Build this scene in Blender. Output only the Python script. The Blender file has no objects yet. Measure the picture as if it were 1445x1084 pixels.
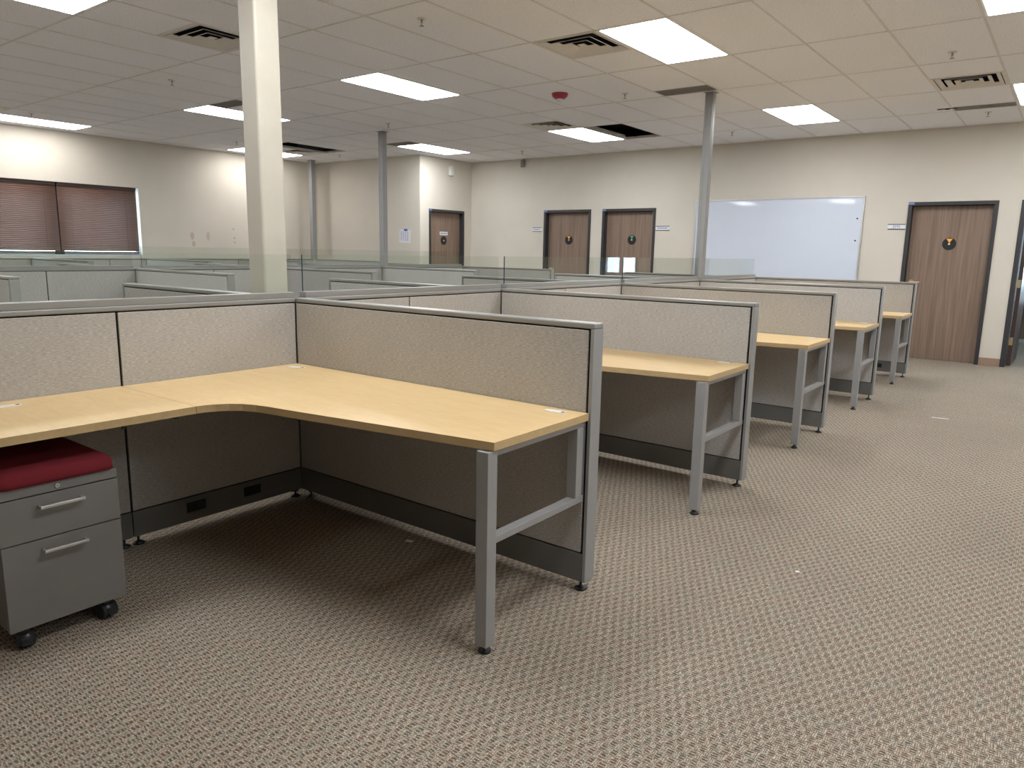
import bpy, bmesh, math, random
from mathutils import Vector, Matrix
random.seed(4)
sc = bpy.context.scene
C = bpy.context.scene.collection
PI = math.pi

# ------------------------------------------------------------------ materials
def lin(c):
    return tuple(((v/255)/12.92 if v/255 <= .04045 else (((v/255)+.055)/1.055)**2.4) for v in c)

class NT:
    def __init__(s, name):
        s.m = bpy.data.materials.new(name); s.m.use_nodes = True
        s.n = s.m.node_tree.nodes; s.l = s.m.node_tree.links; s.n.clear()
        s.out = s.n.new('ShaderNodeOutputMaterial')
    def new(s, t, **kw):
        n = s.n.new(t)
        for k, v in kw.items():
            if hasattr(n, k): setattr(n, k, v)
            else: n.inputs[k].default_value = v
        return n
    def link(s, a, b): s.l.new(a, b)
    def bsdf(s, color=(.5, .5, .5), rough=.5, metal=0, spec=.5, coat=0):
        b = s.new('ShaderNodeBsdfPrincipled')
        b.inputs['Base Color'].default_value = (*color, 1)
        b.inputs['Roughness'].default_value = rough
        b.inputs['Metallic'].default_value = metal
        b.inputs['Specular IOR Level'].default_value = spec
        b.inputs['Coat Weight'].default_value = coat
        s.link(b.outputs[0], s.out.inputs[0]); s.b = b
        return b
    def coords(s, scale=(1, 1, 1), kind='Object', rot=(0, 0, 0)):
        t = s.new('ShaderNodeTexCoord'); m = s.new('ShaderNodeMapping')
        m.inputs['Scale'].default_value = scale; m.inputs['Rotation'].default_value = rot
        s.link(t.outputs[kind], m.inputs[0]); return m.outputs[0]
    def noise(s, vec, scale=5, detail=2, rough=.5):
        n = s.new('ShaderNodeTexNoise'); n.inputs['Scale'].default_value = scale
        n.inputs['Detail'].default_value = detail; n.inputs['Roughness'].default_value = rough
        s.link(vec, n.inputs['Vector']); return n.outputs['Fac']
    def ramp(s, fac, stops):
        r = s.new('ShaderNodeValToRGB'); e = r.color_ramp.elements
        e[0].position = stops[0][0]; e[0].color = (*stops[0][1], 1)
        e[1].position = stops[-1][0]; e[1].color = (*stops[-1][1], 1)
        for p, c in stops[1:-1]:
            k = e.new(p); k.color = (*c, 1)
        s.link(fac, r.inputs[0]); return r.outputs[0]
    def math(s, op, a, b=None, c=None):
        n = s.new('ShaderNodeMath', operation=op)
        for i, v in enumerate((a, b, c)):
            if v is None: continue
            if isinstance(v, (int, float)): n.inputs[i].default_value = v
            else: s.link(v, n.inputs[i])
        return n.outputs[0]
    def mix(s, fac, a, b, bt='MIX'):
        n = s.new('ShaderNodeMix', data_type='RGBA', blend_type=bt)
        for i, v in ((0, fac), (6, a), (7, b)):
            if isinstance(v, (int, float)): n.inputs[i].default_value = v
            elif isinstance(v, tuple): n.inputs[i].default_value = (*v, 1)
            else: s.link(v, n.inputs[i])
        return n.outputs[2]
    def bump(s, h, strength=.3, dist=.002):
        n = s.new('ShaderNodeBump'); n.inputs['Strength'].default_value = strength
        n.inputs['Distance'].default_value = dist
        s.link(h, n.inputs['Height']); s.link(n.outputs[0], s.b.inputs['Normal'])

def plain(name, col, rough=.5, metal=0, spec=.5, coat=0, var=.04):
    t = NT(name); t.bsdf(col, rough, metal, spec, coat)
    f = t.noise(t.coords((1, 1, 1)), 6, 3)
    d = tuple(max(0, c*(1-var)) for c in col); u = tuple(min(1, c*(1+var)) for c in col)
    t.link(t.ramp(f, [(.3, d), (.7, u)]), t.b.inputs['Base Color'])
    return t.m

def fabric_mat():
    t = NT('tweed_fabric'); t.bsdf((.4, .37, .34), .95, 0, .15)
    f = t.noise(t.coords((55, 55, 460)), 1, 3, .65)
    g = t.noise(t.coords((3, 3, 4)), 1, 2)
    h = t.noise(t.coords((260, 260, 300)), 1, 1)
    c = t.ramp(f, [(.30, (.20, .193, .182)), (.46, (.385, .373, .355)), (.55, (.49, .476, .456)), (.70, (.70, .685, .66))])
    c = t.mix(.25, c, t.ramp(h, [(.35, (.30, .29, .278)), (.65, (.53, .515, .495))]))
    c = t.mix(.25, c, t.ramp(g, [(.35, (.38, .362, .342)), (.65, (.45, .437, .42))]))
    t.link(c, t.b.inputs['Base Color']); t.bump(f, .4, .001); return t.m

def carpet_mat():
    t = NT('woven_carpet'); t.bsdf((.2, .16, .12), 1, 0, .05)
    tc = t.new('ShaderNodeTexCoord'); sp = t.new('ShaderNodeSeparateXYZ'); t.link(tc.outputs['Object'], sp.inputs[0])
    wob = t.noise(t.coords((25, 25, 25)), 1, 2)
    X = t.math('ADD', sp.outputs[0], t.math('MULTIPLY', wob, .012))
    Y = t.math('ADD', sp.outputs[1], t.math('MULTIPLY', wob, .010))
    u = t.math('DIVIDE', X, .0170); v = t.math('DIVIDE', Y, .0330)
    col = t.math('FLOOR', u); row = t.math('FLOOR', v)
    par = t.math('FLOORED_MODULO', t.math('ADD', col, row), 2)
    fs = t.math('FRACT', t.math('MULTIPLY', u, 3.0)); fd = t.math('FRACT', t.math('MULTIPLY', v, 3.0)); fu = t.math('FRACT', u)
    strand = t.math('MULTIPLY', t.math('ABSOLUTE', t.math('SUBTRACT', fs, .5)), 2)
    dash = t.math('MULTIPLY', t.math('ABSOLUTE', t.math('SUBTRACT', fd, .5)), 2)
    sh = t.math('MULTIPLY', t.math('POWER', strand, 2.0), .85)
    dh = t.math('MULTIPLY', t.math('SMOOTH_MIN', t.math('MULTIPLY', dash, 1.5), 1.0, .3), .93)
    edge = t.math('MINIMUM', t.math('MULTIPLY', t.math('SUBTRACT', 1.0, t.math('MULTIPLY', t.math('ABSOLUTE', t.math('SUBTRACT', fu, .5)), 2)), 5.0), 1.0)
    dh = t.math('MULTIPLY', dh, edge)
    cmb = t.new('ShaderNodeCombineXYZ'); t.link(t.math('FLOOR', t.math('MULTIPLY', u, 1.0)), cmb.inputs[0]); t.link(t.math('FLOOR', t.math('ADD', t.math('MULTIPLY', v, 3.0), .5)), cmb.inputs[1])
    wn = t.new('ShaderNodeTexWhiteNoise'); t.link(cmb.outputs[0], wn.inputs['Vector'])
    reg = t.noise(t.coords((22, 9, 9)), 1, 2)
    pick = t.math('FRACT', t.math('ADD', t.math('MULTIPLY', wn.outputs['Value'], .45), t.math('MULTIPLY', reg, 1.6)))
    dc = t.ramp(pick, [(0, (.095, .055, .036)), (.3, (.13, .072, .048)), (.5, (.066, .070, .052)), (.7, (.135, .10, .065)), (1, (.055, .062, .058))])
    n1 = t.noise(t.coords((190, 190, 190)), 1, 3, .7)
    base = t.ramp(n1, [(.32, (.14, .118, .094)), (.5, (.375, .325, .262)), (.70, (.80, .72, .60))])
    ca = t.mix(sh, base, dc); cb_ = t.mix(dh, base, dc)
    c = t.mix(par, ca, cb_)
    mot = t.noise(t.coords((75, 75, 75)), 1, 3, .65)
    c = t.mix(1, c, t.ramp(mot, [(.32, (.74, .74, .74)), (.5, (.98, .98, .985)), (.68, (1.32, 1.31, 1.30))]), 'MULTIPLY')
    big = t.noise(t.coords((.9, .9, .9)), 1, 3)
    c = t.mix(1, c, t.ramp(big, [(.3, (.90, .90, .90)), (.7, (1.04, 1.03, 1.02))]), 'MULTIPLY')
    t.link(c, t.b.inputs['Base Color'])
    t.bump(n1, .4, .003); return t.m

def laminate_mat(name, k=1.0):
    t = NT(name); t.bsdf((.75, .55, .3), .38, 0, .5)
    f = t.noise(t.coords((3, 18, 18)), 1, 5, .6)
    g = t.noise(t.coords((14, 60, 60)), 1, 3)
    c = t.ramp(f, [(.3, (.61*k, .43*k, .213*k)), (.7, (.675*k, .49*k, .255*k))])
    c = t.mix(.35, c, t.ramp(g, [(.35, (.575*k, .40*k, .19*k)), (.6, (.675*k, .49*k, .255*k))]))
    t.link(c, t.b.inputs['Base Color']); return t.m

def door_mat():
    t = NT('walnut_veneer'); t.bsdf((.2, .13, .09), .5, 0, .35)
    w = t.noise(t.coords((4, 4, .5)), 1, 3)
    m = t.coords((34, 34, .9))
    ad = t.new('ShaderNodeVectorMath', operation='ADD'); t.link(m, ad.inputs[0])
    cb = t.new('ShaderNodeCombineXYZ'); t.link(t.math('MULTIPLY', w, 3.0), cb.inputs[0]); t.link(cb.outputs[0], ad.inputs[1])
    f = t.noise(ad.outputs[0], 1, 4, .6)
    c = t.ramp(f, [(.28, (.165, .113, .083)), (.5, (.222, .155, .116)), (.72, (.280, .205, .158))])
    t.link(c, t.b.inputs['Base Color']); return t.m

def wall_mat():
    t = NT('painted_wall'); t.bsdf((.62, .56, .47), .75, 0, .3)
    f = t.noise(t.coords((1, 1, 1)), 2, 3)
    t.link(t.ramp(f, [(.3, (.59, .55, .478)), (.7, (.625, .583, .51))]), t.b.inputs['Base Color'])
    t.bump(t.noise(t.coords((90, 90, 90)), 1, 3), .15, .002); return t.m

def tile_mat():
    t = NT('acoustic_tile'); t.bsdf((.7, .66, .6), .95, 0, .1)
    f = t.noise(t.coords((85, 85, 85)), 1, 3, .75)
    g = t.noise(t.coords((1.2, 1.2, 1.2)), 1, 1)
    c = t.ramp(f, [(.34, (.60, .61, .64)), (.46, (.90, .91, .95)), (.7, (.93, .945, .98))])
    c = t.mix(.3, c, t.ramp(g, [(.35, (.88, .89, .93)), (.65, (.92, .93, .97))]))
    t.link(c, t.b.inputs['Base Color']); return t.m

def glass_mat():
    t = NT('screen_glass')
    lw = t.new('ShaderNodeLayerWeight'); lw.inputs['Blend'].default_value = .5
    fr = t.new('ShaderNodeMath', operation='MULTIPLY_ADD')
    t.link(t.math('POWER', lw.outputs['Facing'], 4.5), fr.inputs[0]); fr.inputs[1].default_value = .8; fr.inputs[2].default_value = .035
    tr = t.new('ShaderNodeBsdfTransparent'); tr.inputs['Color'].default_value = (.945, .968, .945, 1)
    gl = t.new('ShaderNodeBsdfGlossy'); gl.inputs['Roughness'].default_value = .01
    mx = t.new('ShaderNodeMixShader'); t.link(fr.outputs[0], mx.inputs[0]); t.link(tr.outputs[0], mx.inputs[1]); t.link(gl.outputs[0], mx.inputs[2])
    t.link(mx.outputs[0], t.out.inputs[0]); return t.m

def emit_mat(name, col, strength):
    t = NT(name); e = t.new('ShaderNodeEmission'); e.inputs[0].default_value = (*col, 1); e.inputs[1].default_value = strength
    t.link(e.outputs[0], t.out.inputs[0]); return t.m

M = dict(
    fabric=fabric_mat(), carpet=carpet_mat(), maple=laminate_mat('maple_laminate'), edge=laminate_mat('maple_edge_band', .80),
    door=door_mat(), wall=wall_mat(), tile=tile_mat(), glass=glass_mat(),
    grid=plain('ceiling_grid_paint', (.72, .70, .67), .5),
    grey=plain('grey_powder_coat', (.285, .285, .282), .42, 0, .5),
    cap=plain('grey_top_cap', (.26, .258, .25), .33, 0, .55),
    kick=plain('dark_grey_kick', (.14, .14, .133), .5),
    core=plain('black_core', (.012, .012, .012), .8, 0, .2),
    black=plain('black_plastic', (.010, .010, .011), .4),
    caster=plain('caster_plastic', (.020, .022, .026), .42),
    ped=plain('pedestal_paint', (.172, .168, .160), .45),
    alu=plain('brushed_aluminium', (.60, .60, .60), .35, .8),
    red=plain('maroon_fabric', (.165, .018, .026), .9, 0, .2),
    frame=plain('charcoal_door_frame', (.032, .031, .034), .45),
    base=plain('tan_rubber_base', (.30, .20, .14), .6),
    column=plain('cream_column_paint', (.53, .495, .42), .5),
    board=plain('whiteboard_enamel', (.62, .67, .77), .04, 0, .5, .0, .01),
    white=plain('white_plastic', (.72, .71, .68), .45),
    paper=plain('white_paper', (.72, .73, .78), .8),
    ink=plain('grey_ink', (.22, .23, .33), .8),
    tape=plain('blue_tape', (.03, .13, .55), .6),
    brass=plain('brass', (.62, .50, .27), .4, .8),
    orange=plain('orange_wedge', (.90, .42, .05), .5),
    green=plain('green_wedge', (.06, .38, .12), .5),
    blind=plain('brown_blind_slat', (.165, .090, .066), .6, 0, .5),
    blinddark=plain('brown_blind_rail', (.07, .04, .035), .5),
    vent=plain('vent_paint', (.72, .69, .64), .5),
    duct=plain('dark_duct', (.035, .04, .055), .8),
    grille=plain('grey_return_grille', (.24, .23, .22), .7),
    plenum=plain('plenum_dark', (.010, .013, .020), .9),
    alarm=plain('red_alarm_plastic', (.33, .03, .05), .4),
    lens=plain('clear_lens', (.75, .73, .72), .15),
    chrome=plain('dull_chrome', (.35, .33, .31), .3, .9),
    gedge=plain('glass_edge', (.035, .085, .075), .15, 0, .6),
    winframe=plain('window_frame_white', (.60, .66, .74), .4),
    patch=plain('wall_scuff', (.50, .42, .33), .8),
    bluedesk=plain('pale_desk', (.55, .42, .32), .5),
    lightdim=emit_mat('light_diffuser_dim', (1.0, .97, .95), 10.0),
    light=emit_mat('light_diffuser', (.955, .98, 1.0), 17.0),
)

# ------------------------------------------------------------------ geometry helpers
def bm_box(bm, x0, x1, y0, y1, z0, z1, mi=0, bev=0):
    r = bmesh.ops.create_cube(bm, size=1)
    bmesh.ops.scale(bm, verts=r['verts'], vec=(x1-x0, y1-y0, z1-z0))
    bmesh.ops.translate(bm, verts=r['verts'], vec=((x0+x1)/2, (y0+y1)/2, (z0+z1)/2))
    fs = set(f for v in r['verts'] for f in v.link_faces)
    for f in fs: f.material_index = mi
    if bev > 0:
        es = list(set(e for v in r['verts'] for e in v.link_edges))
        q = bmesh.ops.bevel(bm, geom=es, offset=bev, segments=2, affect='EDGES', profile=.5)
        for f in q['faces']: f.material_index = mi
    return r['verts']

def bm_cyl(bm, p0, p1, r0, r1=None, seg=20, mi=0, smooth=True):
    p0 = Vector(p0); p1 = Vector(p1); d = p1-p0
    mt = Matrix.Translation((p0+p1)/2) @ d.to_track_quat('Z', 'Y').to_matrix().to_4x4()
    r = bmesh.ops.create_cone(bm, cap_ends=True, segments=seg, radius1=r0, radius2=r0 if r1 is None else r1, depth=d.length, matrix=mt)
    for f in set(f for v in r['verts'] for f in v.link_faces):
        f.material_index = mi
        if smooth and len(f.verts) == 4: f.smooth = True

def bm_lathe(bm, prof, axis_pt=(0, 0, 0), seg=28, mi=0):
    rings = []
    for r, z in prof:
        rings.append([bm.verts.new((axis_pt[0]+r*math.cos(2*PI*i/seg), axis_pt[1]+r*math.sin(2*PI*i/seg), axis_pt[2]+z)) for i in range(seg)])
    for a, b in zip(rings, rings[1:]):
        for i in range(seg):
            f = bm.faces.new((a[i], a[(i+1) % seg], b[(i+1) % seg], b[i])); f.smooth = True; f.material_index = mi
    for rg in (rings[0], rings[-1]):
        if (rg[0].co-rg[1].co).length > 1e-6:
            f = bm.faces.new(rg); f.material_index = mi

def bm_prism(bm, pts, z0, z1, mi=0, side=None):
    lo = [bm.verts.new((x, y, z0)) for x, y in pts]; hi = [bm.verts.new((x, y, z1)) for x, y in pts]
    a = bm.faces.new(list(reversed(lo))); b = bm.faces.new(hi); a.material_index = b.material_index = mi
    n = len(pts)
    for i in range(n):
        f = bm.faces.new((lo[i], lo[(i+1) % n], hi[(i+1) % n], hi[i])); f.material_index = mi if side is None else side

def mesh(bm, name, mats):
    bmesh.ops.recalc_face_normals(bm, faces=bm.faces)
    me = bpy.data.meshes.new(name); bm.to_mesh(me); bm.free()
    for m in (mats if isinstance(mats, (list, tuple)) else [mats]): me.materials.append(m)
    return me

def obj(name, bm, mats, parent=None, loc=(0, 0, 0), rot=(0, 0, 0)):
    me = bm if isinstance(bm, bpy.types.Mesh) else mesh(bm, name, mats)
    o = bpy.data.objects.new(name, me); C.objects.link(o)
    o.location = loc; o.rotation_euler = rot
    if parent: o.parent = parent
    return o

def boxes(name, lst, mats, parent=None, bev=0, loc=(0, 0, 0)):
    bm = bmesh.new()
    for b in lst: bm_box(bm, *b[:6], mi=(b[6] if len(b) > 6 else 0), bev=bev)
    return obj(name, bm, mats, parent, loc)

def tag(o, label, cat, group=None):
    o['label'] = label; o['category'] = cat
    if group: o['group'] = group
    return o

def thing(name, label, cat, loc=(0, 0, 0), rotz=0, group=None):
    o = bpy.data.objects.new(name, None); C.objects.link(o); o.empty_display_size = .1
    o.location = loc; o.rotation_euler = (0, 0, rotz)
    return tag(o, label, cat, group)

def struct(o): o['kind'] = 'structure'; return o

def kids(o): return [c for c in bpy.data.objects if c.parent == o]
def dup(root, loc, label, group=None, rotz=None):
    def cp(o, par):
        c = o.copy(); C.objects.link(c); c.parent = par
        for k in kids(o): cp(k, c)
        return c
    r = cp(root, None); r.location = loc; r['label'] = label
    if group: r['group'] = group
    if rotz is not None: r.rotation_euler = (0, 0, rotz)
    return r

# ------------------------------------------------------------------ dimensions
S, L, T, H = 1.728, 1.840, .070, 1.079
XB, XC = -4.95, -8.80
BY = [-.245, 1.555, 3.355, 5.155, 6.955]
CY = [.26, 1.92, 3.58, 5.24, 6.90]
XW, YW, ZC = -9.20, 8.74, 3.0
XJ, YJ = -6.29, 7.32      # jutting wall corner
XR, YN = 7.0, -6.2        # right and near walls
GX, GY, DXG, DYG = 1.312, 2.693, .6006, 1.222   # ceiling grid origin and pitch

# ------------------------------------------------------------------ floor, walls
struct(boxes('floor', [(XW-.3, XR+.2, YN-.2, 13.2, -.1, 0)], M['carpet']))
doors = [(-4.55, -3.56), (-3.33, -2.325), (1.36, 2.372), (2.605, 3.62)]   # outer frame x spans in wall_back
DH = 2.075
segs = []
xs = XJ - .0
cur = XJ-.12
for a, b in doors:
    segs.append((cur, a, YW, YW+.14, 0, 3.56)); segs.append((a, b, YW, YW+.14, DH, 3.56)); cur = b
segs.append((cur, XR+.12, YW, YW+.14, 0, 3.56))
segs += [(a-.1, b+.1, YW+.16, YW+.22, 0, DH+.1) for a, b in doors[:2]] + [(doors[2][0]-.1, 2.19, YW+.16, YW+.22, 0, DH+.1), (2.19, 2.42, YW+.155, YW+.16, 0, DH+.1)]  # unseen slabs added behind the closed doors to stop outside light leaking through gaps
struct(boxes('wall_back', segs, M['wall']))
JD = (7.55, 8.52)
struct(boxes('wall_alcove_side', [(XJ-.12, XJ, YJ+.12, JD[0], 0, 3.56), (XJ-.12, XJ, JD[0], JD[1], DH, 3.56), (XJ-.12, XJ, JD[1], YW, 0, 3.56), (XJ-.20, XJ-.14, JD[0]-.1, JD[1]+.1, 0, DH+.1)], M['wall']))  # last box: added light blocker, hidden behind the alcove door
struct(boxes('wall_alcove_front', [(XW-.2, XJ, YJ, YJ+.12, 0, 3.56)], M['wall']))
WY0, WY1, WZ0, WZ1 = 0.10, 3.71, 1.16, 2.245
wl = boxes('wall_left', [(XW-.2, XW, YN, WY0, 0, 3.56), (XW-.2, XW, WY1, YJ, 0, 3.56), (XW-.2, XW, WY0, WY1, 0, WZ0), (XW-.2, XW, WY0, WY1, WZ1, 3.56)], M['wall'])
struct(wl)
bm = bmesh.new()
for y, z, ry, rz in ((4.60, 1.50, .035, .06), (4.62, 1.36, .03, .045), (4.90, 1.50, .03, .07), (5.41, 1.64, .022, .018), (5.42, 1.48, .022, .018), (5.42, 1.40, .02, .018)):
    pts = []
    lo = [bm.verts.new((XW, y+ry*math.cos(a*PI/7)*(1+.2*random.random()), z+rz*math.sin(a*PI/7)*(1+.2*random.random()))) for a in range(14)]
    hi = [bm.verts.new((XW+.0015, v.co.y, v.co.z)) for v in lo]
    bm.faces.new(hi)
    for i in range(14): bm.faces.new((lo[i], lo[(i+1) % 14], hi[(i+1) % 14], hi[i]))
obj('wall_scuff', bm, M['patch'], wl)
struct(boxes('wall_right', [(XR, XR+.12, YN, YW, 0, 3.56)], M['wall']))
struct(boxes('wall_near', [(XW-.2, XR+.12, YN-.12, YN, 0, 3.56)], M['wall']))
def base_strip(name, lst): struct(boxes(name, lst, M['base']))
bs = []; cur = XJ
for a, b in doors: bs.append((cur, a, YW-.008, YW, 0, .10)); cur = b
bs.append((cur, XR, YW-.008, YW, 0, .10))
base_strip('baseboard_back', bs)
base_strip('baseboard_alcove', [(XJ, XJ+.008, YJ, JD[0], 0, .1), (XJ, XJ+.008, JD[1], YW-.008, 0, .1), (XW+.008, XJ+.008, YJ-.008, YJ, 0, .1)])
base_strip('baseboard_left', [(XW, XW+.008, YN, YJ-.008, 0, .1)])
base_strip('baseboard_right', [(XR-.008, XR, YN, YW-.008, 0, .1)])

# ------------------------------------------------------------------ ceiling with its grid and openings
def gx(k): return GX+DXG*k
def gy(j): return GY+DYG*j
K0, K1, J0, J1 = -18, 10, -8, 5
lights = []
for k in (-12, -7, -2, 2, 7):
    for j in (-3, 0, 3): lights.append((k, j))
lights += [(-12, -6), (-7, -6)]
for j in (-4, -1, 2): lights.append((-17, j))
vents = {(-3, 0): 0, (-7, -2): 1, (1, 2): 1, (-7, 2): 1, (-16, 2): 1, (-16, -2): 1, (-13, -4): 0, (6, -1): 0}   # cell -> which half (0 near, 1 far)
strips = {(-3, 1): (.76, 1), (1, 3): (.79, 1), (-11, 0): (0, .21), (-12, 2): (.77, 1)}                 # dark return grilles
holes = [(-6, 3), (-15, 2)]
cells = set(lights) | set(vents) | set(strips) | set(holes)
bm = bmesh.new()
for k in range(K0, K1):
    for j in range(J0, J1):
        x0, x1, y0, y1 = gx(k), gx(k+1), gy(j), gy(j+1)
        x0, x1 = max(x0, XW), min(x1, XR); y0, y1 = max(y0, YN), min(y1, YW)
        if x1 <= x0 or y1 <= y0: continue
        if y0 > YJ and x1 < XJ-.1: continue
        if (k, j) in lights or (k, j) in holes: continue
        if (k, j) in vents:
            ym = (y0+y1)/2
            if vents[(k, j)] == 0: y0 = ym
            else: y1 = ym
        if (k, j) in strips:
            a, b = strips[(k, j)]; yy0 = y0
            if a == 0: y0 = y0+DYG*b
            else: y1 = y0+DYG*a
        bm_box(bm, x0, x1, y0, y1, ZC, ZC+.016, 0)
def clip_bar(x0, x1, y0, y1):
    bm_box(bm, x0, x1, y0, y1, ZC-.0035, ZC+.03, 1)
for k in range(K0, K1+1):
    x = gx(k)
    if XW < x < XR: clip_bar(x-.008, x+.008, YN, YJ if x < XJ else YW)
for j in range(J0, J1+1):
    y = gy(j)
    if YN < y < YW: clip_bar(XW if y < YJ else XJ, XR, y-.008, y+.008)
for (k, j) in vents: clip_bar(gx(k), gx(k+1), gy(j+.5)-.008, gy(j+.5)+.008)
for (k, j), (a, b) in strips.items():
    y = gy(j)+DYG*(b if a == 0 else a); clip_bar(gx(k), gx(k+1), y-.008, y+.008)
# wall angle
for b in ((XW, XR, YN, YN+.02), (XR-.02, XR, YN, YW), (XJ, XR, YW-.02, YW), (XW, XW+.02, YN, YJ), (XW, XJ, YJ-.02, YJ), (XJ, XJ+.02, YJ-.02, YW)):
    clip_bar(*b)
struct(obj('ceiling', bm, [M['tile'], M['grid']]))
struct(boxes('ceiling_deck', [(XW-.2, XR+.12, YN-.12, YW+.14, 3.55, 3.65)], M['plenum']))
# duct seen through the ceiling openings
tag(boxes('duct', [(-2.6, -2.0, 6.45, 7.9, 3.2, 3.42), (-2.05, -1.2, 7.1, 7.2, 3.12, 3.2), (-2.33, -2.30, 6.8, 6.83, 3.41, 3.56)], M['duct'], bev=.01), 'dark sheet metal duct seen through the opening beside the ceiling light nearest the brown doors', 'duct')

# light fixtures
def make_light(dm='light'):
    t = thing('ceiling_light', '', 'ceiling light')
    w, h = DXG/2-.010, DYG/2-.010
    boxes('frame', [(-w, w, -h, -h+.018, -.003, .05), (-w, w, h-.018, h, -.003, .05), (-w, -w+.018, -h+.018, h-.018, -.003, .05), (w-.018, w, -h+.018, h-.018, -.003, .05), (-w, w, -h, h, .05, .06)], M['white'], t)
    boxes('diffuser', [(-w+.018, w-.018, -h+.018, h-.018, -.005, .006)], M[dm], t, bev=.0015)
    return t
LL = {
 (-2, 0): 'largest lit ceiling panel, top centre-right beside the square vent',
 (-7, 0): 'lit ceiling panel in front of the middle grey pole, left of the red alarm',
 (-12, 0): 'lit ceiling panel partly hidden behind the cream column, nearer one',
 (-17, 2): 'lit ceiling panel partly hidden behind the cream column, farther one',
 (-17, -1): 'long lit ceiling panel above the brown window blinds at left',
 (-7, -3): 'lit ceiling panel cut by the top left corner of the photo',
 (2, 0): 'lit ceiling panel cut by the top right corner of the photo',
 (-7, 3): 'lit ceiling panel beside the dark opening, above the two brown doors',
 (-12, 3): 'lit ceiling panel over the alcove corner with the single door',
 (-2, 3): 'lit ceiling panel above the whiteboard',
 (2, 3): 'lit ceiling panel at the right photo edge beside the grey return strip',
}
lt0 = make_light(); lt1 = None; first = True
for i, (k, j) in enumerate(lights):
    loc = (gx(k+.5), gy(j+.5), ZC)
    lab = LL.get((k, j))
    if lab is None: lab = 'lit ceiling panel out of view above or behind the camera'
    if first: lt0.location = loc; lt0['label'] = lab; lt0['group'] = 'lit panels in the ceiling grid'; first = False
    elif k == -17:
        if lt1 is None: lt1 = make_light('lightdim'); lt1.location = loc; lt1['label'] = lab; lt1['group'] = 'lit panels in the ceiling grid'
        else: dup(lt1, loc, lab)
    else: dup(lt0, loc, lab, 'lit panels in the ceiling grid')

# square supply vents
def make_vent():
    t = thing('ceiling_vent', '', 'vent', (0, 0, 0))
    r = DXG/2-.008
    def ring(bm, a, b, za, zb):
        va = [bm.verts.new((x*a, y*a, za)) for x, y in ((-1, -1), (1, -1), (1, 1), (-1, 1))]
        vb = [bm.verts.new((x*b, y*b, zb)) for x, y in ((-1, -1), (1, -1), (1, 1), (-1, 1))]
        vc = [bm.verts.new((x*b, y*b, zb+.004)) for x, y in ((-1, -1), (1, -1), (1, 1), (-1, 1))]
        vd = [bm.verts.new((x*a, y*a, za+.004)) for x, y in ((-1, -1), (1, -1), (1, 1), (-1, 1))]
        for p, q in ((va, vb), (vb, vc), (vc, vd), (vd, va)):
            for i in range(4): bm.faces.new((p[i], p[(i+1) % 4], q[(i+1) % 4], q[i]))
    bm = bmesh.new(); ring(bm, r, r-.022, -.004, -.002); obj('frame', bm, M['vent'], t)
    bm = bmesh.new()
    for a in (.262, .188, .114): ring(bm, a, a-.040, -.003, .014)
    bm_box(bm, -.032, .032, -.032, .032, .002, .006)
    obj('louvre', bm, M['vent'], t)
    boxes('duct_collar', [(-r, r, -r, r, .14, .15), (-r, -r+.01, -r, r, 0.003, .14), (r-.01, r, -r, r, 0.003, .14), (-r, r, -r, -r+.01, 0.003, .14), (-r, r, r-.01, r, 0.003, .14)], M['duct'], t)
    return t
VL = {(-3, 0): 'square ceiling vent touching the largest lit panel', (-7, -2): 'square ceiling vent partly behind the cream column at upper left',
      (1, 2): 'square ceiling vent at the upper right, above the charcoal door frames', (-7, 2): 'square ceiling vent left of the lit panel beside the dark opening',
      (-16, 2): 'far square ceiling vent under the dark opening right of the cream column', (-16, -2): 'sliver of a square ceiling vent at the left photo edge above the long lit panel',
      (-13, -4): 'square ceiling vent out of view beyond the photo', (6, -1): 'square ceiling vent out of view beyond the photo'}
v0 = None
for (k, j), hlf in vents.items():
    if 'out of view' in VL[(k, j)]:
        loc = None
    loc = (gx(k+.5), gy(j+(.25 if hlf == 0 else .75)), ZC)
    if v0 is None: v0 = make_vent(); v0.location = loc; v0['label'] = VL[(k, j)]; v0['group'] = 'square ceiling vents'
    else: dup(v0, loc, VL[(k, j)], 'square ceiling vents')
SL = {(-3, 1): 'dark grey return grille strip where the nearest grey power pole meets the ceiling', (1, 3): 'grey return grille strip at the far right of the ceiling below the vent',
      (-11, 0): 'dark grey return grille strip beside the cream column, touching a lit panel', (-12, 2): 'dark grey return grille strip right of the middle grey pole top'}
for (k, j), (a, b) in strips.items():
    y0, y1 = gy(j)+DYG*a+.008, gy(j)+DYG*b-.008
    bm = bmesh.new(); w = DXG/2-.009; h = (y1-y0)/2
    bm_box(bm, -w, w, -h, h, .004, .012)
    n = 24
    for i in range(n): bm_box(bm, -w+2*w*(i+.25)/n, -w+2*w*(i+.6)/n, -h, h, -.001, .004)
    tag(obj('return_grille', bm, M['grille'], None, (gx(k+.5), (y0+y1)/2, ZC)), SL[(k, j)], 'vent', 'grey return grilles in the ceiling')

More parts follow.
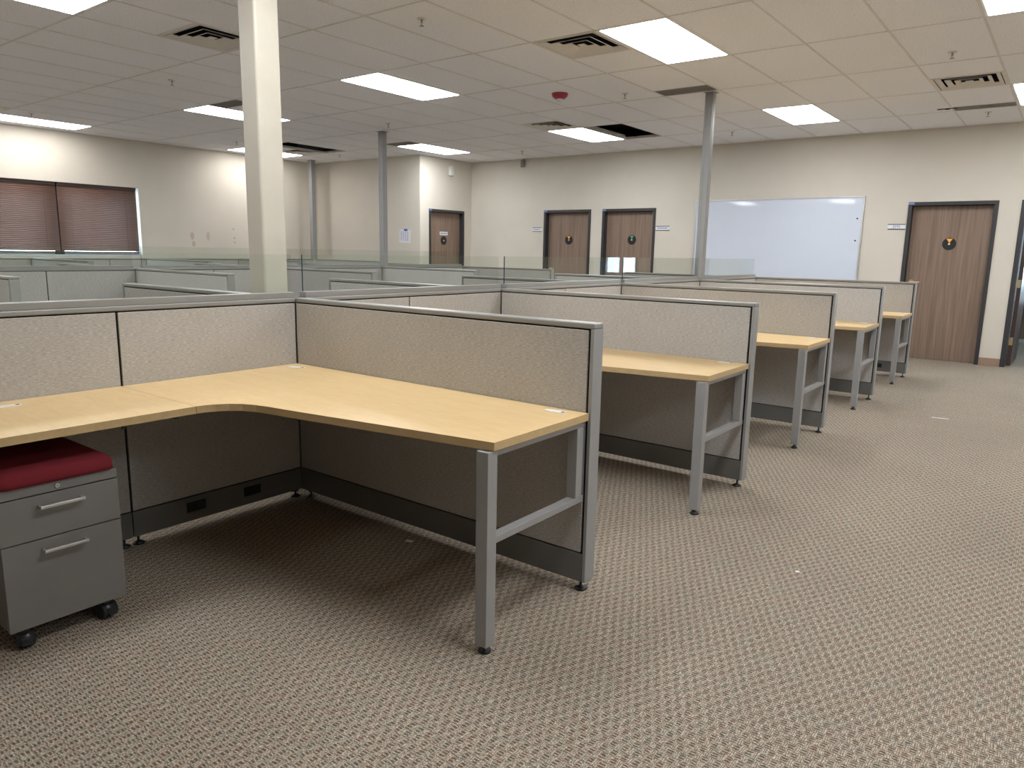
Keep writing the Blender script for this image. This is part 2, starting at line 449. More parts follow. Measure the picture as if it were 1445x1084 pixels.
# sprinklers
def make_sprinkler():
    t = thing('sprinkler', '', 'sprinkler')
    bm = bmesh.new(); bm_lathe(bm, [(.0, .006), (.030, .006), (.036, .0), (.034, -.006), (.014, -.008), (.012, -.004)]); obj('escutcheon', bm, M['vent'], t)
    bm = bmesh.new(); bm_cyl(bm, (0, 0, 0), (0, 0, -.028), .009, .006)
    for s in (-1, 1): bm_cyl(bm, (s*.008, 0, -.024), (s*.004, 0, -.05), .002)
    bm_cyl(bm, (0, 0, -.05), (0, 0, -.053), .017); obj('nozzle', bm, M['chrome'], t)
    return t
sp = [((-.79, 1.75), 'top centre, between the cream column and the biggest vent'), ((-4.37, 1.77), 'left of the cream column below the upper left vent'),
      ((-.78, 4.79), 'right of the red alarm'), ((2.22, 4.80), 'upper right above the vent over the charcoal frames'),
      ((-4.36, 4.76), 'just right of the middle grey pole top'), ((2.22, 7.84), 'far right close to the back wall'),
      ((-4.41, 7.85), 'near the back wall left of the two brown doors'), ((-.73, 7.71), 'near the back wall above the whiteboard left end'),
      ((-7.90, 1.75), 'above the long lit panel at far left'), ((-7.60, 6.60), 'near the far alcove wall right of the second pole'),
      ((-7.82, 4.68), 'just left of the cream column above the far lit panel')]
s0 = None
for (x, y), d in sp:
    lab = 'small ceiling sprinkler '+d
    if s0 is None: s0 = make_sprinkler(); s0.location = (x, y, ZC); s0['label'] = lab; s0['group'] = 'fire sprinklers'
    else: dup(s0, (x, y, ZC), lab, 'fire sprinklers')
# red strobe
t = thing('fire_alarm', 'round maroon fire alarm strobe with clear lens on the ceiling', 'fire alarm', (-1.36, 4.42, ZC))
bm = bmesh.new(); bm_lathe(bm, [(.0, .006), (.080, .006), (.088, 0), (.088, -.012), (.078, -.035), (.055, -.055), (.0, -.06)]); obj('housing', bm, M['alarm'], t)
bm = bmesh.new(); bm_lathe(bm, [(.0, -.056), (.032, -.056), (.030, -.074), (.016, -.082), (0, -.083)]); obj('strobe_lens', bm, M['lens'], t)
tag(boxes('ceiling_bracket', [(-.10, .10, -.012, .012, -.008, 0), (-.02, .02, -.012, .012, -.014, -.008)], M['black'], loc=(1.87, 7.38, ZC)), 'tiny black bracket on the ceiling left of the right-hand return strip', 'bracket')

# ------------------------------------------------------------------ doors
def text_mesh(s, size, name, mat, parent, loc, rot=(PI/2, 0, 0), depth=.001):
    cu = bpy.data.curves.new(name, 'FONT'); cu.body = s; cu.size = size; cu.align_x = 'CENTER'; cu.align_y = 'CENTER'; cu.extrude = depth
    o = bpy.data.objects.new(name+'_tmp', cu); C.objects.link(o)
    dg = bpy.context.evaluated_depsgraph_get(); me = bpy.data.meshes.new_from_object(o.evaluated_get(dg))
    bpy.data.objects.remove(o); me.name = name; me.materials.clear(); me.materials.append(mat)
    q = obj(name, me, None, parent, loc, rot); return q

def indicator(parent, loc, wedge, rot=(0, 0, 0)):
    # faces -y in local space
    bm = bmesh.new(); bm_cyl(bm, (0, 0, 0), (0, -.004, 0), .080, seg=40, smooth=False)
    d = obj('indicator_disc', bm, M['black'], parent, loc, rot)
    if wedge:
        bm = bmesh.new(); lo = [bm.verts.new((x, -.004, z)) for x, z in ((-.036, .068), (.036, .068), (0, .012))]
        hi = [bm.verts.new((v.co.x, -.006, v.co.z)) for v in lo]; bm.faces.new(hi)
        for i in range(3): bm.faces.new((lo[i], lo[(i+1) % 3], hi[(i+1) % 3], hi[i]))
        obj('wedge', bm, M[wedge], d)
    bm = bmesh.new(); bm_cyl(bm, (0, -.004, 0), (0, -.012, 0), .013); obj('knob', bm, M['alu'], d)
    return d

def lever(parent, loc, s, flip=1):
    bm = bmesh.new()
    bm_cyl(bm, (0, 0, 0), (0, -.010, 0), .033); bm_cyl(bm, (0, -.01, 0), (0, -.055, 0), .011)
    bm_box(bm, min(0, s*.105), max(0, s*.105), -.062, -.046, -.009, .009, bev=.003)
    return obj('door_handle', bm, M['brass'], parent, loc)

def door(n, x0, x1, wedge, hx, disc_x, disc_z):
    # frame fitted in a wall opening facing -y ; leaf set back in it
    fr = .045; w = x1-x0
    t = struct(boxes('door_%d' % n, [(fr+.004, w-fr-.004, .085, .128, .003, DH-fr-.004)], M['door'], loc=(x0, YW, 0)))
    boxes('door_frame', [(0, fr, -.012, .15, 0, DH), (w-fr, w, -.012, .15, 0, DH), (fr, w-fr, -.012, .15, DH-fr, DH),
                         (fr, fr+.012, .128, .15, 0, DH-fr), (w-fr-.012, w-fr, .128, .15, 0, DH-fr), (fr, w-fr, .128, .15, DH-fr-.012, DH-fr)], M['frame'], t)
    boxes('frame_sticker', [(.0, .07, -.0135, -.012, DH-.032, DH-.006)], M['tape2'], t)
    indicator(t, (disc_x-x0, .085, disc_z), wedge)
    lever(t, (fr+.075, .085, 1.03), 1)
    return t
M['tape2'] = plain('pale_blue_sticker', (.16, .22, .50), .6)
M['wall_in'] = plain('office_wall', (.62, .62, .62), .8)
door(1, *doors[0], 'orange', 0, -4.055, 1.552)
door(2, *doors[1], 'green', 0, -2.79, 1.563)
door(3, *doors[2], 'orange', 0, 1.872, 1.537)
# alcove door: faces +x -> build facing -y then rotate +90deg about z
w = JD[1]-JD[0]; fr = .045
t = struct(boxes('door_4', [(fr+.004, w-fr-.004, .070, .112, .003, DH-fr-.004)], M['door'], loc=(XJ, JD[0], 0)))
t.rotation_euler = (0, 0, PI/2)
boxes('door_frame', [(0, fr, -.012, .125, 0, DH), (w-fr, w, -.012, .125, 0, DH), (fr, w-fr, -.012, .125, DH-fr, DH), (fr, fr+.012, .112, .125, 0, DH-fr), (w-fr-.012, w-fr, .112, .125, 0, DH-fr), (fr, w-fr, .112, .125, DH-fr-.012, DH-fr)], M['frame'], t)
boxes('frame_sticker', [(.0, .07, -.0135, -.012, DH-.032, DH-.006)], M['tape2'], t)
indicator(t, (8.02-JD[0], .070, 1.51), None)
pl = boxes('name_plate', [(8.02-JD[0]-.11, 8.02-JD[0]+.11, .066, .070, 1.61, 1.675)], M['paper'], t)
boxes('lettering', [(8.02-JD[0]-.09+.032*i, 8.02-JD[0]-.09+.032*i+.022, .065, .066, 1.632, 1.653) for i in range(6)], M['ink'], pl)
lever(t, (fr+.075, .070, 1.03), 1)
# open doorway
x0, x1 = doors[3]; w = x1-x0
M['darkdoor'] = plain('dark_walnut_edge', (.07, .045, .04), .3)
t = struct(boxes('door_5', [(0, .044, .0, .90, .012, DH-.05)], M['darkdoor'], loc=(x0+.062, YW+.155, 0)))
t.rotation_euler = (0, 0, math.radians(-1))
boxes('hinge', [(-.003, .001, -.004, .0, .27, .37), (-.004, .036, -.004, .0, .27, .37), (-.004, .036, -.004, 0, 1.0, 1.10), (-.004, .036, -.004, 0, 1.72, 1.82)], M['brass'], t)
bm = bmesh.new(); bm_cyl(bm, (.044, .82, 1.03), (.10, .82, 1.03), .012); bm_box(bm, .085, .10, .72, .83, 1.02, 1.04); obj('door_handle', bm, M['brass'], t)
struct(boxes('trim_1', [(x0, x0+.055, YW-.012, YW+.15, 0, DH), (x1-.055, x1, YW-.012, YW+.15, 0, DH), (x0+.055, x1-.055, YW-.012, YW+.15, DH-.045, DH)], M['frame']))
# office beyond
ox0, ox1, oy1 = 2.30, 5.6, 12.2
struct(boxes('wall_office_left', [(ox0-.1, ox0, YW+.14, oy1, 0, 2.75)], M['wall_in']))
struct(boxes('wall_office_right', [(ox1, ox1+.1, YW+.14, oy1, 0, 2.75)], M['wall_in']))
struct(boxes('wall_office_back', [(ox0-.1, ox1+.1, oy1, oy1+.12, 0, .85), (ox0-.1, ox1+.1, oy1, oy1+.12, 2.3, 2.75), (ox0-.1, 2.55, oy1, oy1+.12, .85, 2.3), (5.3, ox1+.1, oy1, oy1+.12, .85, 2.3)], M['wall_in']))
struct(boxes('ceiling_office', [(ox0-.1, ox1+.1, YW+.14, oy1+.12, 2.75, 2.85)], M['tile']))
wo = struct(boxes('window_2', [(2.55, 5.3, oy1+.03, oy1+.09, .85, .91), (2.55, 5.3, oy1+.03, oy1+.09, 2.24, 2.3), (2.55, 2.61, oy1+.03, oy1+.09, .91, 2.24), (5.24, 5.3, oy1+.03, oy1+.09, .91, 2.24), (3.9, 3.95, oy1+.03, oy1+.09, .91, 2.24)], M['winframe']))
boxes('window_pane', [(2.61, 5.24, oy1+.055, oy1+.061, .91, 2.24)], M['glass'], wo)
bt = thing('window_blind', 'white slatted blind on the bright window in the office beyond the open door', 'blind', (3.93, oy1-.03, 2.25))
boxes('headrail', [(-1.35, 1.35, -.02, .02, -.04, 0)], M['white'], bt)
boxes('slats', [(-1.35, 1.35, -.012, .012, -.07-.032*i, -.068-.032*i) for i in range(22)], M['white'], bt)
dt = thing('office_desk', 'pale wood desk under the window in the office beyond the open door', 'desk', (3.6, 11.5, 0))
boxes('tabletop', [(-1.1, .9, -.35, .35, .70, .74)], M['bluedesk'], dt, bev=.003)
for xx in (-1.05, .83): boxes('side_panel', [(xx, xx+.03, -.33, .33, 0, .70)], M['door'], dt)
boxes('modesty_panel', [(-1.02, .83, -.20, -.18, .15, .70)], M['door'], dt)
mt = thing('monitor', 'dark computer monitor on the office desk beyond the open door', 'monitor', (2.95, 11.4, .74))
boxes('screen', [(-.24, .24, -.015, .015, .12, .42)], M['black'], mt, bev=.004)
boxes('stand', [(-.02, .02, -.01, .03, .01, .14), (-.11, .11, -.08, .08, 0, .01)], M['black'], mt)

# ------------------------------------------------------------------ wall things
def wall_sign(x0, x1, z0, z1, label, text=None, marks=0):
    cx, cz = (x0+x1)/2, (z0+z1)/2; w, h = (x1-x0)/2, (z1-z0)/2
    t = thing('wall_sign', label, 'sign', (cx, YW, cz), 0, None)
    boxes('holder', [(-w, w, -.008, 0, h-.009, h), (-w, w, -.008, 0, -h, -h+.009)], M['black'], t)
    p = boxes('insert', [(-w, w, -.006, 0, -h+.009, h-.009)], M['paper'], t)
    if text: text_mesh(text, h*1.5, 'lettering', M['ink'], p, (0, -.0065, 0))
    if marks:
        boxes('lettering', [(-w*.75+1.5*w*i/marks, -w*.75+1.5*w*(i+.62)/marks, -.007, -.006, -.011, .011+.004*(i % 2)) for i in range(marks)], M['ink'], p)
wall_sign(1.135, 1.350, 1.722, 1.792, 'white EMS name sign on the wall left of the large brown door', 'EMS')
wall_sign(-4.80, -4.60, 1.697, 1.772, 'small white name sign left of the left one of the paired doors', None, 7)
wall_sign(-2.315, -2.07, 1.712, 1.787, 'small white name sign right of the right one of the paired doors', None, 9)

t = thing('whiteboard', 'wide whiteboard with aluminium frame on the back wall', 'whiteboard', (-1.64, YW, .95))
WB = 2.46; WH = 1.225
boxes('writing_surface', [(.02, WB-.02, -.014, 0, .02, WH-.02)], M['board'], t)
boxes('frame', [(0, WB, -.022, 0, 0, .02), (0, WB, -.022, 0, WH-.02, WH), (0, .02, -.022, 0, .02, WH-.02), (WB-.02, WB, -.022, 0, .02, WH-.02), (.09, .10, -.018, -.013, .02, WH-.02)], M['alu'], t, bev=.002)
boxes('pen_tray', [(.1, WB-.1, -.075, -.0, -.018, -.002), (.1, WB-.1, -.078, -.074, -.018, .008)], M['alu'], t)
for xx, zz in ((WB-.075, .92), (WB-.075, .62)):
    bm = bmesh.new(); bm_cyl(bm, (xx, -.014, zz), (xx, -.026, zz), .011); obj('magnet', bm, M['black'], t)

t = thing('paper_notice', 'white paper sheet hung with blue tape on the far wall', 'notice', (-6.67, YJ, 1.57))
boxes('sheet', [(-.15, .14, -.002, .001, -.115, .115)], M['paper'], t)
t.rotation_euler = (0, math.radians(3), 0)
boxes('tape', [(-.035, .055, -.004, 0, .095, .135)], M['tape'], t)
boxes('printed_table', [(-.12+.055*c, -.12+.055*c+.035, -.0026, -.002, .08-.016*r, .086-.016*r) for c in range(4) for r in range(11)], M['ink'], t)

t = thing('wall_speaker', 'small off-white box high on the alcove wall above the single door', 'speaker', (XJ, 8.12, 2.79))
boxes('housing', [(0, .05, -.05, .05, -.09, .09)], M['white'], t, bev=.012)
bm = bmesh.new(); bm_cyl(bm, (.05, 0, .02), (.056, 0, .02), .03); obj('grille', bm, M['vent'], t)
t = thing('motion_sensor', 'grey cylinder-like sensor under the ceiling left of the paired doors', 'sensor', (-5.03, YW, 2.92))
boxes('mount', [(-.03, .03, -.03, 0, -.02, .07)], M['grille'], t, bev=.004)
bm = bmesh.new(); bm_cyl(bm, (0, -.05, .05), (0, -.05, -.07), .036); obj('head', bm, M['grille'], t)

# window on the left wall
wm = struct(boxes('window_1', [(XW-.17, XW-.12, WY0, WY1, WZ0, WZ0+.04), (XW-.17, XW-.12, WY0, WY1, WZ1-.04, WZ1), (XW-.17, XW-.12, WY0, WY0+.04, WZ0+.04, WZ1-.04), (XW-.17, XW-.12, WY1-.04, WY1, WZ0+.04, WZ1-.04),
                               (XW-.17, XW-.12, 2.46, 2.51, WZ0+.04, WZ1-.04), (XW-.17, XW-.12, 1.27, 1.32, WZ0+.04, WZ1-.04)], M['winframe']))
boxes('mullion', [(XW-.118, XW-.10, 2.42, 2.55, WZ0, WZ1), (XW-.118, XW-.10, 1.23, 1.36, WZ0, WZ1)], M['frame'], wm)
boxes('window_pane', [(XW-.150, XW-.144, WY0+.04, WY1-.04, WZ0+.04, WZ1-.04)], M['glass'], wm)
boxes('window_sill', [(XW-.12, XW+.004, WY0, WY1, WZ0-.02, WZ0)], M['winframe'], wm)
def blind(y0, y1, label):
    t = thing('window_blind', label, 'blind', (XW-.055, (y0+y1)/2, WZ1), 0, 'brown slatted blinds on the left window')
    h = (y1-y0)/2-.008
    boxes('headrail', [(-.022, .022, -h, h, -.045, -.002)], M['blinddark'], t)
    bm = bmesh.new(); n = 34; pitch = (WZ1-.05-1.205)/n
    for i in range(n):
        z = -.040-pitch*(i+.5); c, s = math.cos(math.radians(60)), math.sin(math.radians(60)); r = .0175
        pts = []
        for q in (-1, -.33, .33, 1):
            pts.append((q*r*c*.9+.003*(1-q*q), z-q*r*s))
        lo = [bm.verts.new((x, -h, zz)) for x, zz in pts]; hi = [bm.verts.new((x, h, zz)) for x, zz in pts]
        for a in range(3): f = bm.faces.new((lo[a], lo[a+1], hi[a+1], hi[a])); f.smooth = True
    o = obj('slats', bm, M['blind'], t); md = o.modifiers.new('solid', 'SOLIDIFY'); md.thickness = .001
    boxes('bottom_rail', [(-.014, .014, -h, h, -(WZ1-1.208), -(WZ1-1.190))], M['blinddark'], t)
    for yy in (-h*.7, h*.7):
        bm = bmesh.new(); bm_cyl(bm, (.016, yy, -.045), (.016, yy, -(WZ1-1.205)), .0012, seg=6); obj('cord', bm, M['blinddark'], t)
blind(2.487, 3.690, 'brown slatted blind, right one beside the window jamb')
blind(1.30, 2.483, 'brown slatted blind, at the left edge of the photo')
blind(.12, 1.27, 'brown slatted blind hidden beyond the left photo edge')

# ------------------------------------------------------------------ column and power poles
t = thing('column', 'cream painted square steel column rising behind the nearest glass screens', 'column', (-.4985, .1765, 0))
bm = bmesh.new(); bm_box(bm, -.0785, .0785, -.0785, .0785, .012, ZC+.2)
es = [e for e in bm.edges if abs(e.verts[0].co.z-e.verts[1].co.z) > 1]
bmesh.ops.bevel(bm, geom=es, offset=.016, segments=4, affect='EDGES', profile=.5)
obj('shaft', bm, M['column'], t)
boxes('base_plate', [(-.11, .11, -.11, .11, 0, .012)], M['column'], t)
def pole(x, y, z0, label, w=.04):
    t = thing('power_pole', label, 'power pole', (x, y, z0), 0, 'grey power poles')
    boxes('shaft', [(-w, w, -w, w, 0, ZC-z0), (-w*1.02, -w*.3, -w-.002, -w, .0, ZC-z0), (w, w+.002, -w*.3, w*.9, 0, ZC-z0)], M['grey'], t, bev=.003)
    boxes('ceiling_trim', [(-w-.02, w+.02, -w-.02, w+.02, ZC-z0-.006, ZC-z0-.001)], M['grey'], t)
pole(0, 3*S+.02, H, 'grey power pole rising in front of the whiteboard from the nearest screen row')
pole(XB, BY[3]+.04, H, 'grey power pole in the middle of the photo, left of the paper notice', .042)
pole(XC, CY[4], 1.115, 'grey power pole at the corner of the far wall, right of the cream column', .045)

# ------------------------------------------------------------------ partitions
def foot(parent, x, y, htop=.05):
    bm = bmesh.new()
    bm_lathe(bm, [(.0, 0), (.026, 0), (.026, .006), (.010, .014), (.006, .018), (.006, htop)], (0, 0, 0), 20)
    return obj('levelling_foot', bm, M['black'], parent, (x, y, 0))

KZ0, KZ1 = .046, .163
_cache = {}
def partition(label, loc, axis, length, tiles, h=H, end=True, group=None, outlets=(), feet=(.05, -.04), post=False, name='partition_panel'):
    """panel running along local +x from 0 to length, centred on local y"""
    t = thing(name, label, 'partition', loc, axis, group)
    sg = 1
    xe = length-(.015 if end else 0)
    boxes('core', [(.004, xe-.001, -.024, .024, KZ0+.004, h-.022)], M['core'], t)
    edges = [0]+list(tiles)+[xe]
    for sd in (-1, 1):
        for a, b in zip(edges, edges[1:]):
            y0, y1 = (-.035, -.024) if sd < 0 else (.024, .035)
            boxes('fabric_tile', [(a+.005, (b-.011 if end and b == xe else b-.005), y0, y1, KZ1+.006, h-.027)], M['fabric'], t, bev=.002)
            k = boxes('kick_plate', [(a+.002, b-.002, y0, y1, KZ0, KZ1)], M['kick'], t, bev=.0015)
            for (ox, side) in outlets:
                if side == sd and a < ox < b:
                    bm = bmesh.new(); yy = sd*.035
                    bm_box(bm, ox-.048, ox+.048, min(yy, yy+sd*.004), max(yy, yy+sd*.004), .090, .138, bev=.0015)
                    for q in (-.022, .022):
                        bm_box(bm, ox+q-.011, ox+q+.011, min(yy+sd*.003, yy+sd*.0055), max(yy+sd*.003, yy+sd*.0055), .100, .128)
                    obj('power_outlet', bm, M['black'], k)
    bm = bmesh.new(); bm_box(bm, 0, length, -.035, .035, h-.021, h, bev=.005); obj('top_cap', bm, M['cap'], t)
    if end:
        boxes('end_cap', [(length-.015, length, -.035, .035, KZ0, h-.0215)], M['grey'], t, bev=.002)
    if post:
        boxes('corner_post', [(-.062, -.002, -.030, .030, KZ0, h-.008)], M['kick'], t, bev=.003)
    for f in feet: foot(t, f if f > 0 else length+f, 0)
    return t

def cp_partition(src, loc, label): return dup(src, loc, label)

# row A: wings into the aisle (+x)
names_w = ['nearest tweed wing panel, its free end beside the large front desk', 'second nearest tweed wing panel, free end behind the second desk leg',
           'third tweed wing panel from the camera toward the brown door', 'fourth tweed wing panel from the camera, second last before the brown door',
           'farthest right tweed wing panel, its end against the large brown door']
w0 = partition(names_w[0], (.035, 0, 0), 0, L-.035, [], group='wing panels along the right aisle', feet=(.035, -.038))
for i in range(1, 4): dup(w0, (.035, i*S, 0), names_w[i])
partition(names_w[4], (.035, 4*S, 0), 0, L-.035, [], group='wing panels along the right aisle', feet=(.035, -.038), outlets=[(1.50, -1)])
# row A: wings on the far side (-x)
nm = ['tweed wing panel running behind the nearest screen toward the cream column', 'tweed wing panel behind the second glass screen, free end low centre',
      'tweed wing panel behind the third glass screen', 'tweed wing panel behind the fourth screen, in front of the paired doors', 'last tweed wing panel behind the screens, nearest the whiteboard']
wa = partition(nm[0], (-.035, 0, 0), PI, 1.825, [], group='wing panels behind the nearest screen row', feet=(.05, -.04))
for i in range(1, 5): dup(wa, (-.035, i*S, 0), nm[i])
# row A: spine segments (local x along +y)
sn = ['tweed spine panels at the left behind the nearest desk and red-cushioned pedestal', 'tweed spine panels behind the second desk, between the two nearest wings',
      'tweed spine panels behind the third desk', 'tweed spine panels behind the fourth desk, left of the nearest power pole', 'farthest tweed spine panels below the glass in front of the whiteboard']
partition(sn[0], (0, -2.20, 0), PI/2, 2.165, [1.264], end=False, group='spine panels of the nearest row', outlets=[(1.562, -1), (1.864, -1)], feet=(1.235, 1.298, -.018))
sp0 = None
for i in range(4):
    if sp0 is None: sp0 = partition(sn[1], (0, .035, 0), PI/2, S-.07, [.757], end=False, group='spine panels of the nearest row', feet=(.03, .73, .79, -.03), post=True)
    else: dup(sp0, (0, i*S+.035, 0), sn[i+1])
boxes_post = boxes('corner_post', [(-.035, .035, -.035, .035, KZ0, H)], M['grey'], None, bev=.003, loc=(0, 4*S, 0))
tag(boxes_post, 'grey end post closing the nearest panel row in front of the whiteboard', 'post')

# row B
gb = 'wing panels of the middle row facing the camera'
nb = ['tweed wing panel with wide grey end at the left photo edge above the rail', 'tweed wing panel with wide grey end left of the cream column',
      'tweed wing panel with grey end just left of the middle power pole', 'tweed wing panel with grey end below the alcove door', 'tweed wing panel with grey end in front of the left paired door']
wb = partition(nb[0], (XB+.035, BY[0], 0), 0, 1.80, [], group=gb)
for i in range(1, 5): dup(wb, (XB+.035, BY[i], 0), nb[i])
gb2 = 'wing panels of the middle row facing the window'
nb2 = ['far wing panel top edge below the left end of the window', 'far wing panel top edge left of the cream column behind the middle row',
       'far wing panel top edge right of the cream column', 'far wing panel top edge by the alcove wall']
wb2 = partition(nb2[0], (XB-.035, BY[1], 0), PI, 1.96, [], h=1.085, group=gb2)
for i in range(1, 4): dup(wb2, (XB-.035, BY[i+1], 0), nb2[i])
sb = None
nsb = ['middle row spine panels at the left photo edge under the rail', 'middle row spine panels behind the cream column', 'middle row spine panels left of the middle power pole', 'middle row spine panels right of the middle power pole, below the alcove door']
for i in range(4):
    if sb is None: sb = partition(nsb[0], (XB, BY[0]+.035, 0), PI/2, 1.73, [.85], end=False, group='spine panels of the middle row', post=True)
    else: dup(sb, (XB, BY[i]+.035, 0), nsb[i])
tag(boxes('corner_post', [(-.035, .035, -.035, .035, KZ0, H)], M['grey'], None, bev=.003, loc=(XB, BY[4], 0)), 'grey end post of the middle panel row below the alcove door', 'post')
# row C
nc = ['far wing panel low under the window, out past the left photo edge', 'far wing panel with small dark end under the window blinds', 'far wing panel under the wall right of the window', 'far wing panel hidden mostly behind the cream column', 'farthest wing panel starting at the corner power pole']
wc = partition(nc[0], (XC+.035, CY[0], 0), 0, 1.84, [], h=1.115, group='wing panels of the farthest row')
for i in range(1, 5): dup(wc, (XC+.035, CY[i], 0), nc[i])
nsc = ['farthest spine panels under the window at left', 'farthest spine panels under the right part of the window', 'farthest spine panels left of the cream column', 'farthest spine panels right of the cream column up to the corner pole']
scn = None
for i in range(4):
    if scn is None: scn = partition(nsc[0], (XC, CY[0]+.035, 0), PI/2, 1.59, [1.02], h=1.115, end=False, group='spine panels of the farthest row', post=True)
    else: dup(scn, (XC, CY[i]+.035, 0), nsc[i])

# ------------------------------------------------------------------ glass screens
def screen(label, x, y0, y1, h=H, rh=.030, gh=.192):
    l = y1-y0
    t = thing('glass_screen', label, 'glass screen', (x, y0, h), PI/2, 'frameless glass screens on the panels')
    bm = bmesh.new(); bm_box(bm, 0, l, -.027, .027, 0, rh, bev=.003); obj('rail', bm, M['cap'], t)
    bm = bmesh.new(); r = bm_box(bm, .003, l-.003, -.005, .005, rh-.004, rh+gh)
    bm.normal_update()
    for f in bm.faces:
        if abs(f.normal.y) < .5 and f.normal.x < .5: f.material_index = 1
    obj('glass_pane', bm, [M['glass'], M['gedge']], t)
    return t
screen('nearest glass screen, running from the left photo edge to the cream column', 0, -2.18, -.030)
gn = ['clear glass screen from the column to the left of the paired doors', 'clear glass screen in front of the paired brown doors', 'clear glass screen left of the nearest power pole', 'clear glass screen in front of the whiteboard, last of the row']
for i in range(4): screen(gn[i], 0, i*S+(.036 if i != 3 else .068), (i+1)*S-.028 if i != 2 else (i+1)*S-.035)
gn = ['glass screen of the middle row in front of the window blinds', 'glass screen of the middle row behind the cream column', 'glass screen of the middle row left of the middle pole', 'glass screen of the middle row in front of the alcove door']
for i in range(4): screen(gn[i], XB, BY[i]+.05+(.045 if i == 3 else 0), BY[i+1]-.045, gh=.205)

# ------------------------------------------------------------------ desks
def make_desk(label, y0, back_len, loc, group):
    """corner worktop; local origin at the panel corner, x along wing, -y toward the camera"""
    t = thing('corner_desk', label, 'desk', loc, 0, group)
    E = .003
    curve = [(1.832, -.612), (.95, -.757)]
    # rounded inner corner
    cx = [(.86, -.768), (.79, -.783), (.735, -.806), (.695, -.838), (.668, -.876), (.652, -.912), (.647, -.945)]
    pts = [(.038, -.038), (.038, -.9365+0), (.038, -.945)] + list(reversed(cx)) + [(.95, -.757), (1.832, -.612), (1.832, -.038)]
    pts = [(.038, -.038), (.038, -.945)] + list(reversed(cx)) + [(.95, -.757), (1.832, -.612), (1.832, -.038)]
    bm = bmesh.new(); bm_prism(bm, pts, .709, .737, 0, 1)
    obj('corner_worktop', bm, [M['maple'], M['edge']], t)
    bm = bmesh.new(); bm_prism(bm, [(.038, -.947), (.038, y0), (.647, y0), (.647, -.947)], .709, .737, 0, 1)
    obj('side_worktop', bm, [M['maple'], M['edge']], t)
    # steel end frame
    boxes('end_leg', [(1.777, 1.826, -.655+.02, -.606+.02, .028, .706)], M['grey'], t, bev=.002)
    bm = bmesh.new(); bm_lathe(bm, [(0, 0), (.022, 0), (.022, .008), (.012, .014), (.010, .03)], (0, 0, 0)); obj('foot_pad', bm, M['black'], t, (1.802, -.611, 0))
    boxes('end_rail', [(1.785, 1.822, -.587, -.045, .686, .707)], M['grey'], t, bev=.002)
    boxes('brace', [(1.785, 1.822, -.587, -.04, .385, .410)], M['grey'], t, bev=.002)
    boxes('rear_post', [(1.780, 1.824, -.10, -.058, .410, .686)], M['grey'], t, bev=.002)
    boxes('bracket', [(1.790, 1.818, -.058, -.036, .39, .70)], M['kick'], t)
    boxes('support_bracket', [(.036, .5, -.955, -.940, .665, .7085), (.036, .05, -.955, -.940, .55, .7085)], M['kick'], t)
    def grommet(x, y, rz, flip=1):
        bm = bmesh.new(); pts = []
        for a in range(28):
            q = 2*PI*a/28; c, s = math.cos(q), math.sin(q)
            pts.append((.046*math.copysign(abs(c)**.75, c), .019*math.copysign(abs(s)**.6, s)))
        bm_prism(bm, pts, 0, .0025)
        g = obj('cable_grommet', bm, M['white'], t, (x, y, .737), (0, 0, rz))
        bm = bmesh.new(); bm_prism(bm, [(.026, -.011), (.040, -.008), (.043, .0), (.040, .006), (.026, .006), (.030, -.003)], .0025, .0031); obj('slot', bm, M['black'], g)
    grommet(1.717, -.095, 0); grommet(.150, -.125, math.radians(20)); grommet(.143, -1.404, PI/2)
    return t
gd = 'maple corner desks along the right aisle'
dk = ['large maple corner desk in the foreground with grey steel end leg', 'second maple corner desk, just behind the nearest wing panel', 'third maple corner desk along the aisle', 'fourth maple corner desk along the aisle', 'farthest small-looking maple desk beside the large brown door']
make_desk(dk[0], -2.17, 0, (0, 0, 0), gd)
d1 = make_desk(dk[1], -1.685, 0, (0, S, 0), gd)
for i in range(2, 5): dup(d1, (0, i*S, 0), dk[i])

# ------------------------------------------------------------------ pedestal
t = thing('mobile_pedestal', 'grey two-drawer mobile pedestal with red cushion under the desk', 'drawer pedestal', (0, -1.4265, 0))
hw = .1865
boxes('body', [(.08, .600, -hw, hw, .078, .520), (.08, .620, -hw, hw, .524, .5585), (.08, .596, -hw+.002, hw-.002, .518, .526)], M['ped'], t, bev=.0015)
d = boxes('drawer', [(.601, .620, -hw, hw, .372, .520)], M['ped'], t, bev=.0012)
d2 = boxes('drawer', [(.601, .620, -hw, hw, .074, .368)], M['ped'], t, bev=.0012)
for par, z in ((d, .484), (d2, .332)):
    bm = bmesh.new(); bm_box(bm, .640, .650, -.072, .066, z-.005, z+.005, bev=.0015)
    bm_box(bm, .620, .644, -.072, -.064, z-.004, z+.004); bm_box(bm, .620, .644, .058, .066, z-.004, z+.004)
    obj('handle', bm, M['alu'], par)
bm = bmesh.new(); bm_cyl(bm, (.620, -.008, .541), (.624, -.008, .541), .0075); lk = obj('lock', bm, M['alu'], t)
boxes('keyhole', [(.624, .6246, -.010, -.006, .5395, .5425)], M['black'], lk)
bm = bmesh.new(); bm_box(bm, .085, .628, -hw+.002, hw-.004, .5585, .612)
es = [e for e in bm.edges if max(e.verts[0].co.z, e.verts[1].co.z) > .6 and True]
bmesh.ops.bevel(bm, geom=es, offset=.038, segments=6, affect='EDGES', profile=.55)
for f in bm.faces: f.smooth = True
obj('cushion', bm, M['red'], t)
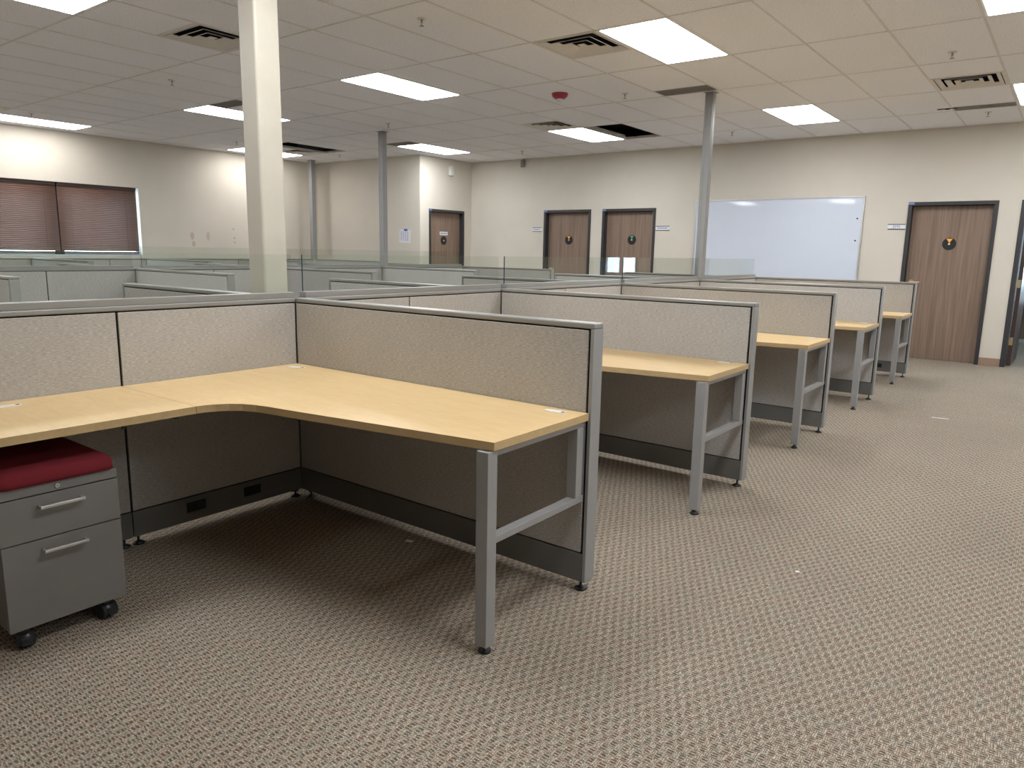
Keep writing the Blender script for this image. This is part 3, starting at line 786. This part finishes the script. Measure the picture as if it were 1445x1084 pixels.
def caster(x, y, rz):
    bm = bmesh.new()
    # hood: half barrel round the wheels
    seg = 12; R = .031
    lo = []; hi = []
    for a in range(seg+1):
        q = math.radians(-20)+a*(math.radians(200))/seg
        lo.append(bm.verts.new((R*math.cos(q), -.026, .028+R*math.sin(q)))); hi.append(bm.verts.new((R*math.cos(q), .026, .028+R*math.sin(q))))
    for i in range(seg): f = bm.faces.new((lo[i], lo[i+1], hi[i+1], hi[i])); f.smooth = True
    bm.faces.new(lo); bm.faces.new(hi)
    bm_box(bm, -.014, .014, -.014, .014, .052, .0785)
    c = obj('caster', bm, M['caster'], t, (x, y, 0), (0, 0, rz))
    bm = bmesh.new()
    for s in (-1, 1): bm_cyl(bm, (0, s*.0045, .0265), (0, s*.023, .0265), .0262, seg=24)
    obj('wheel', bm, M['black'], c)
    bm = bmesh.new(); bm_box(bm, .022, .044, -.014, .016, .020, .026, bev=.002); bm_box(bm, .028, .036, -.014, .016, .024, .044, bev=.002)
    obj('brake_lever', bm, M['caster'], c)
caster(.585, .125, math.radians(10)); caster(.585, -.135, math.radians(-12)); caster(.14, .14, 2.6); caster(.14, -.14, 3.3)

# ------------------------------------------------------------------ scraps on the floor
def scrap(name, x, y, w, h, rz, label, mat='paper'):
    tag(boxes(name, [(-w/2, w/2, -h/2, h/2, 0, .0015)], M[mat], loc=(x, y, .0005)), label, 'scrap').rotation_euler = (0, 0, rz)
scrap('paper_scrap', .925, -.10, .035, .02, .3, 'small white scrap lying on the carpet under the foreground desk')
scrap('paper_scrap', 2.442, .734, .016, .012, .6, 'tiny white crumb on the open carpet in the aisle')
scrap('paper_strip', 2.47, 4.70, .13, .012, .15, 'pale strip lying on the aisle carpet toward the brown door')

# ------------------------------------------------------------------ world, camera
w = bpy.data.worlds.new('World'); sc.world = w; w.use_nodes = True
bg = w.node_tree.nodes['Background']; bg.inputs[0].default_value = (.62, .80, 1.0, 1); bg.inputs[1].default_value = 11.0

f_px, yaw, pitch, roll = 1028.52, .65009, .180507, .018905
cam = bpy.data.cameras.new('camera'); co = bpy.data.objects.new('camera', cam); C.objects.link(co)
cam.sensor_width = 36; cam.sensor_fit = 'HORIZONTAL'; cam.lens = f_px/1445*36; cam.clip_start = .05; cam.clip_end = 100
fwd = Vector((-math.sin(yaw)*math.cos(pitch), math.cos(yaw)*math.cos(pitch), -math.sin(pitch)))
rt = Vector((math.cos(yaw), math.sin(yaw), 0)); up = rt.cross(fwd)
r = math.cos(roll)*rt+math.sin(roll)*up; u = -math.sin(roll)*rt+math.cos(roll)*up
m = Matrix((r, u, -fwd)).transposed().to_4x4(); m.translation = Vector((3.23816, -2.37409, 1.34015))
co.matrix_world = m
sc.camera = co
sc.view_settings.view_transform = 'Standard'; sc.view_settings.look = 'None'
sc.view_settings.gamma = 1; sc.view_settings.use_curve_mapping = False
sc.view_settings.exposure = 0.46
sc.cycles.max_bounces = 10; sc.cycles.diffuse_bounces = 6; sc.cycles.transparent_max_bounces = 24
sc.cycles.caustics_reflective = False; sc.cycles.caustics_refractive = False
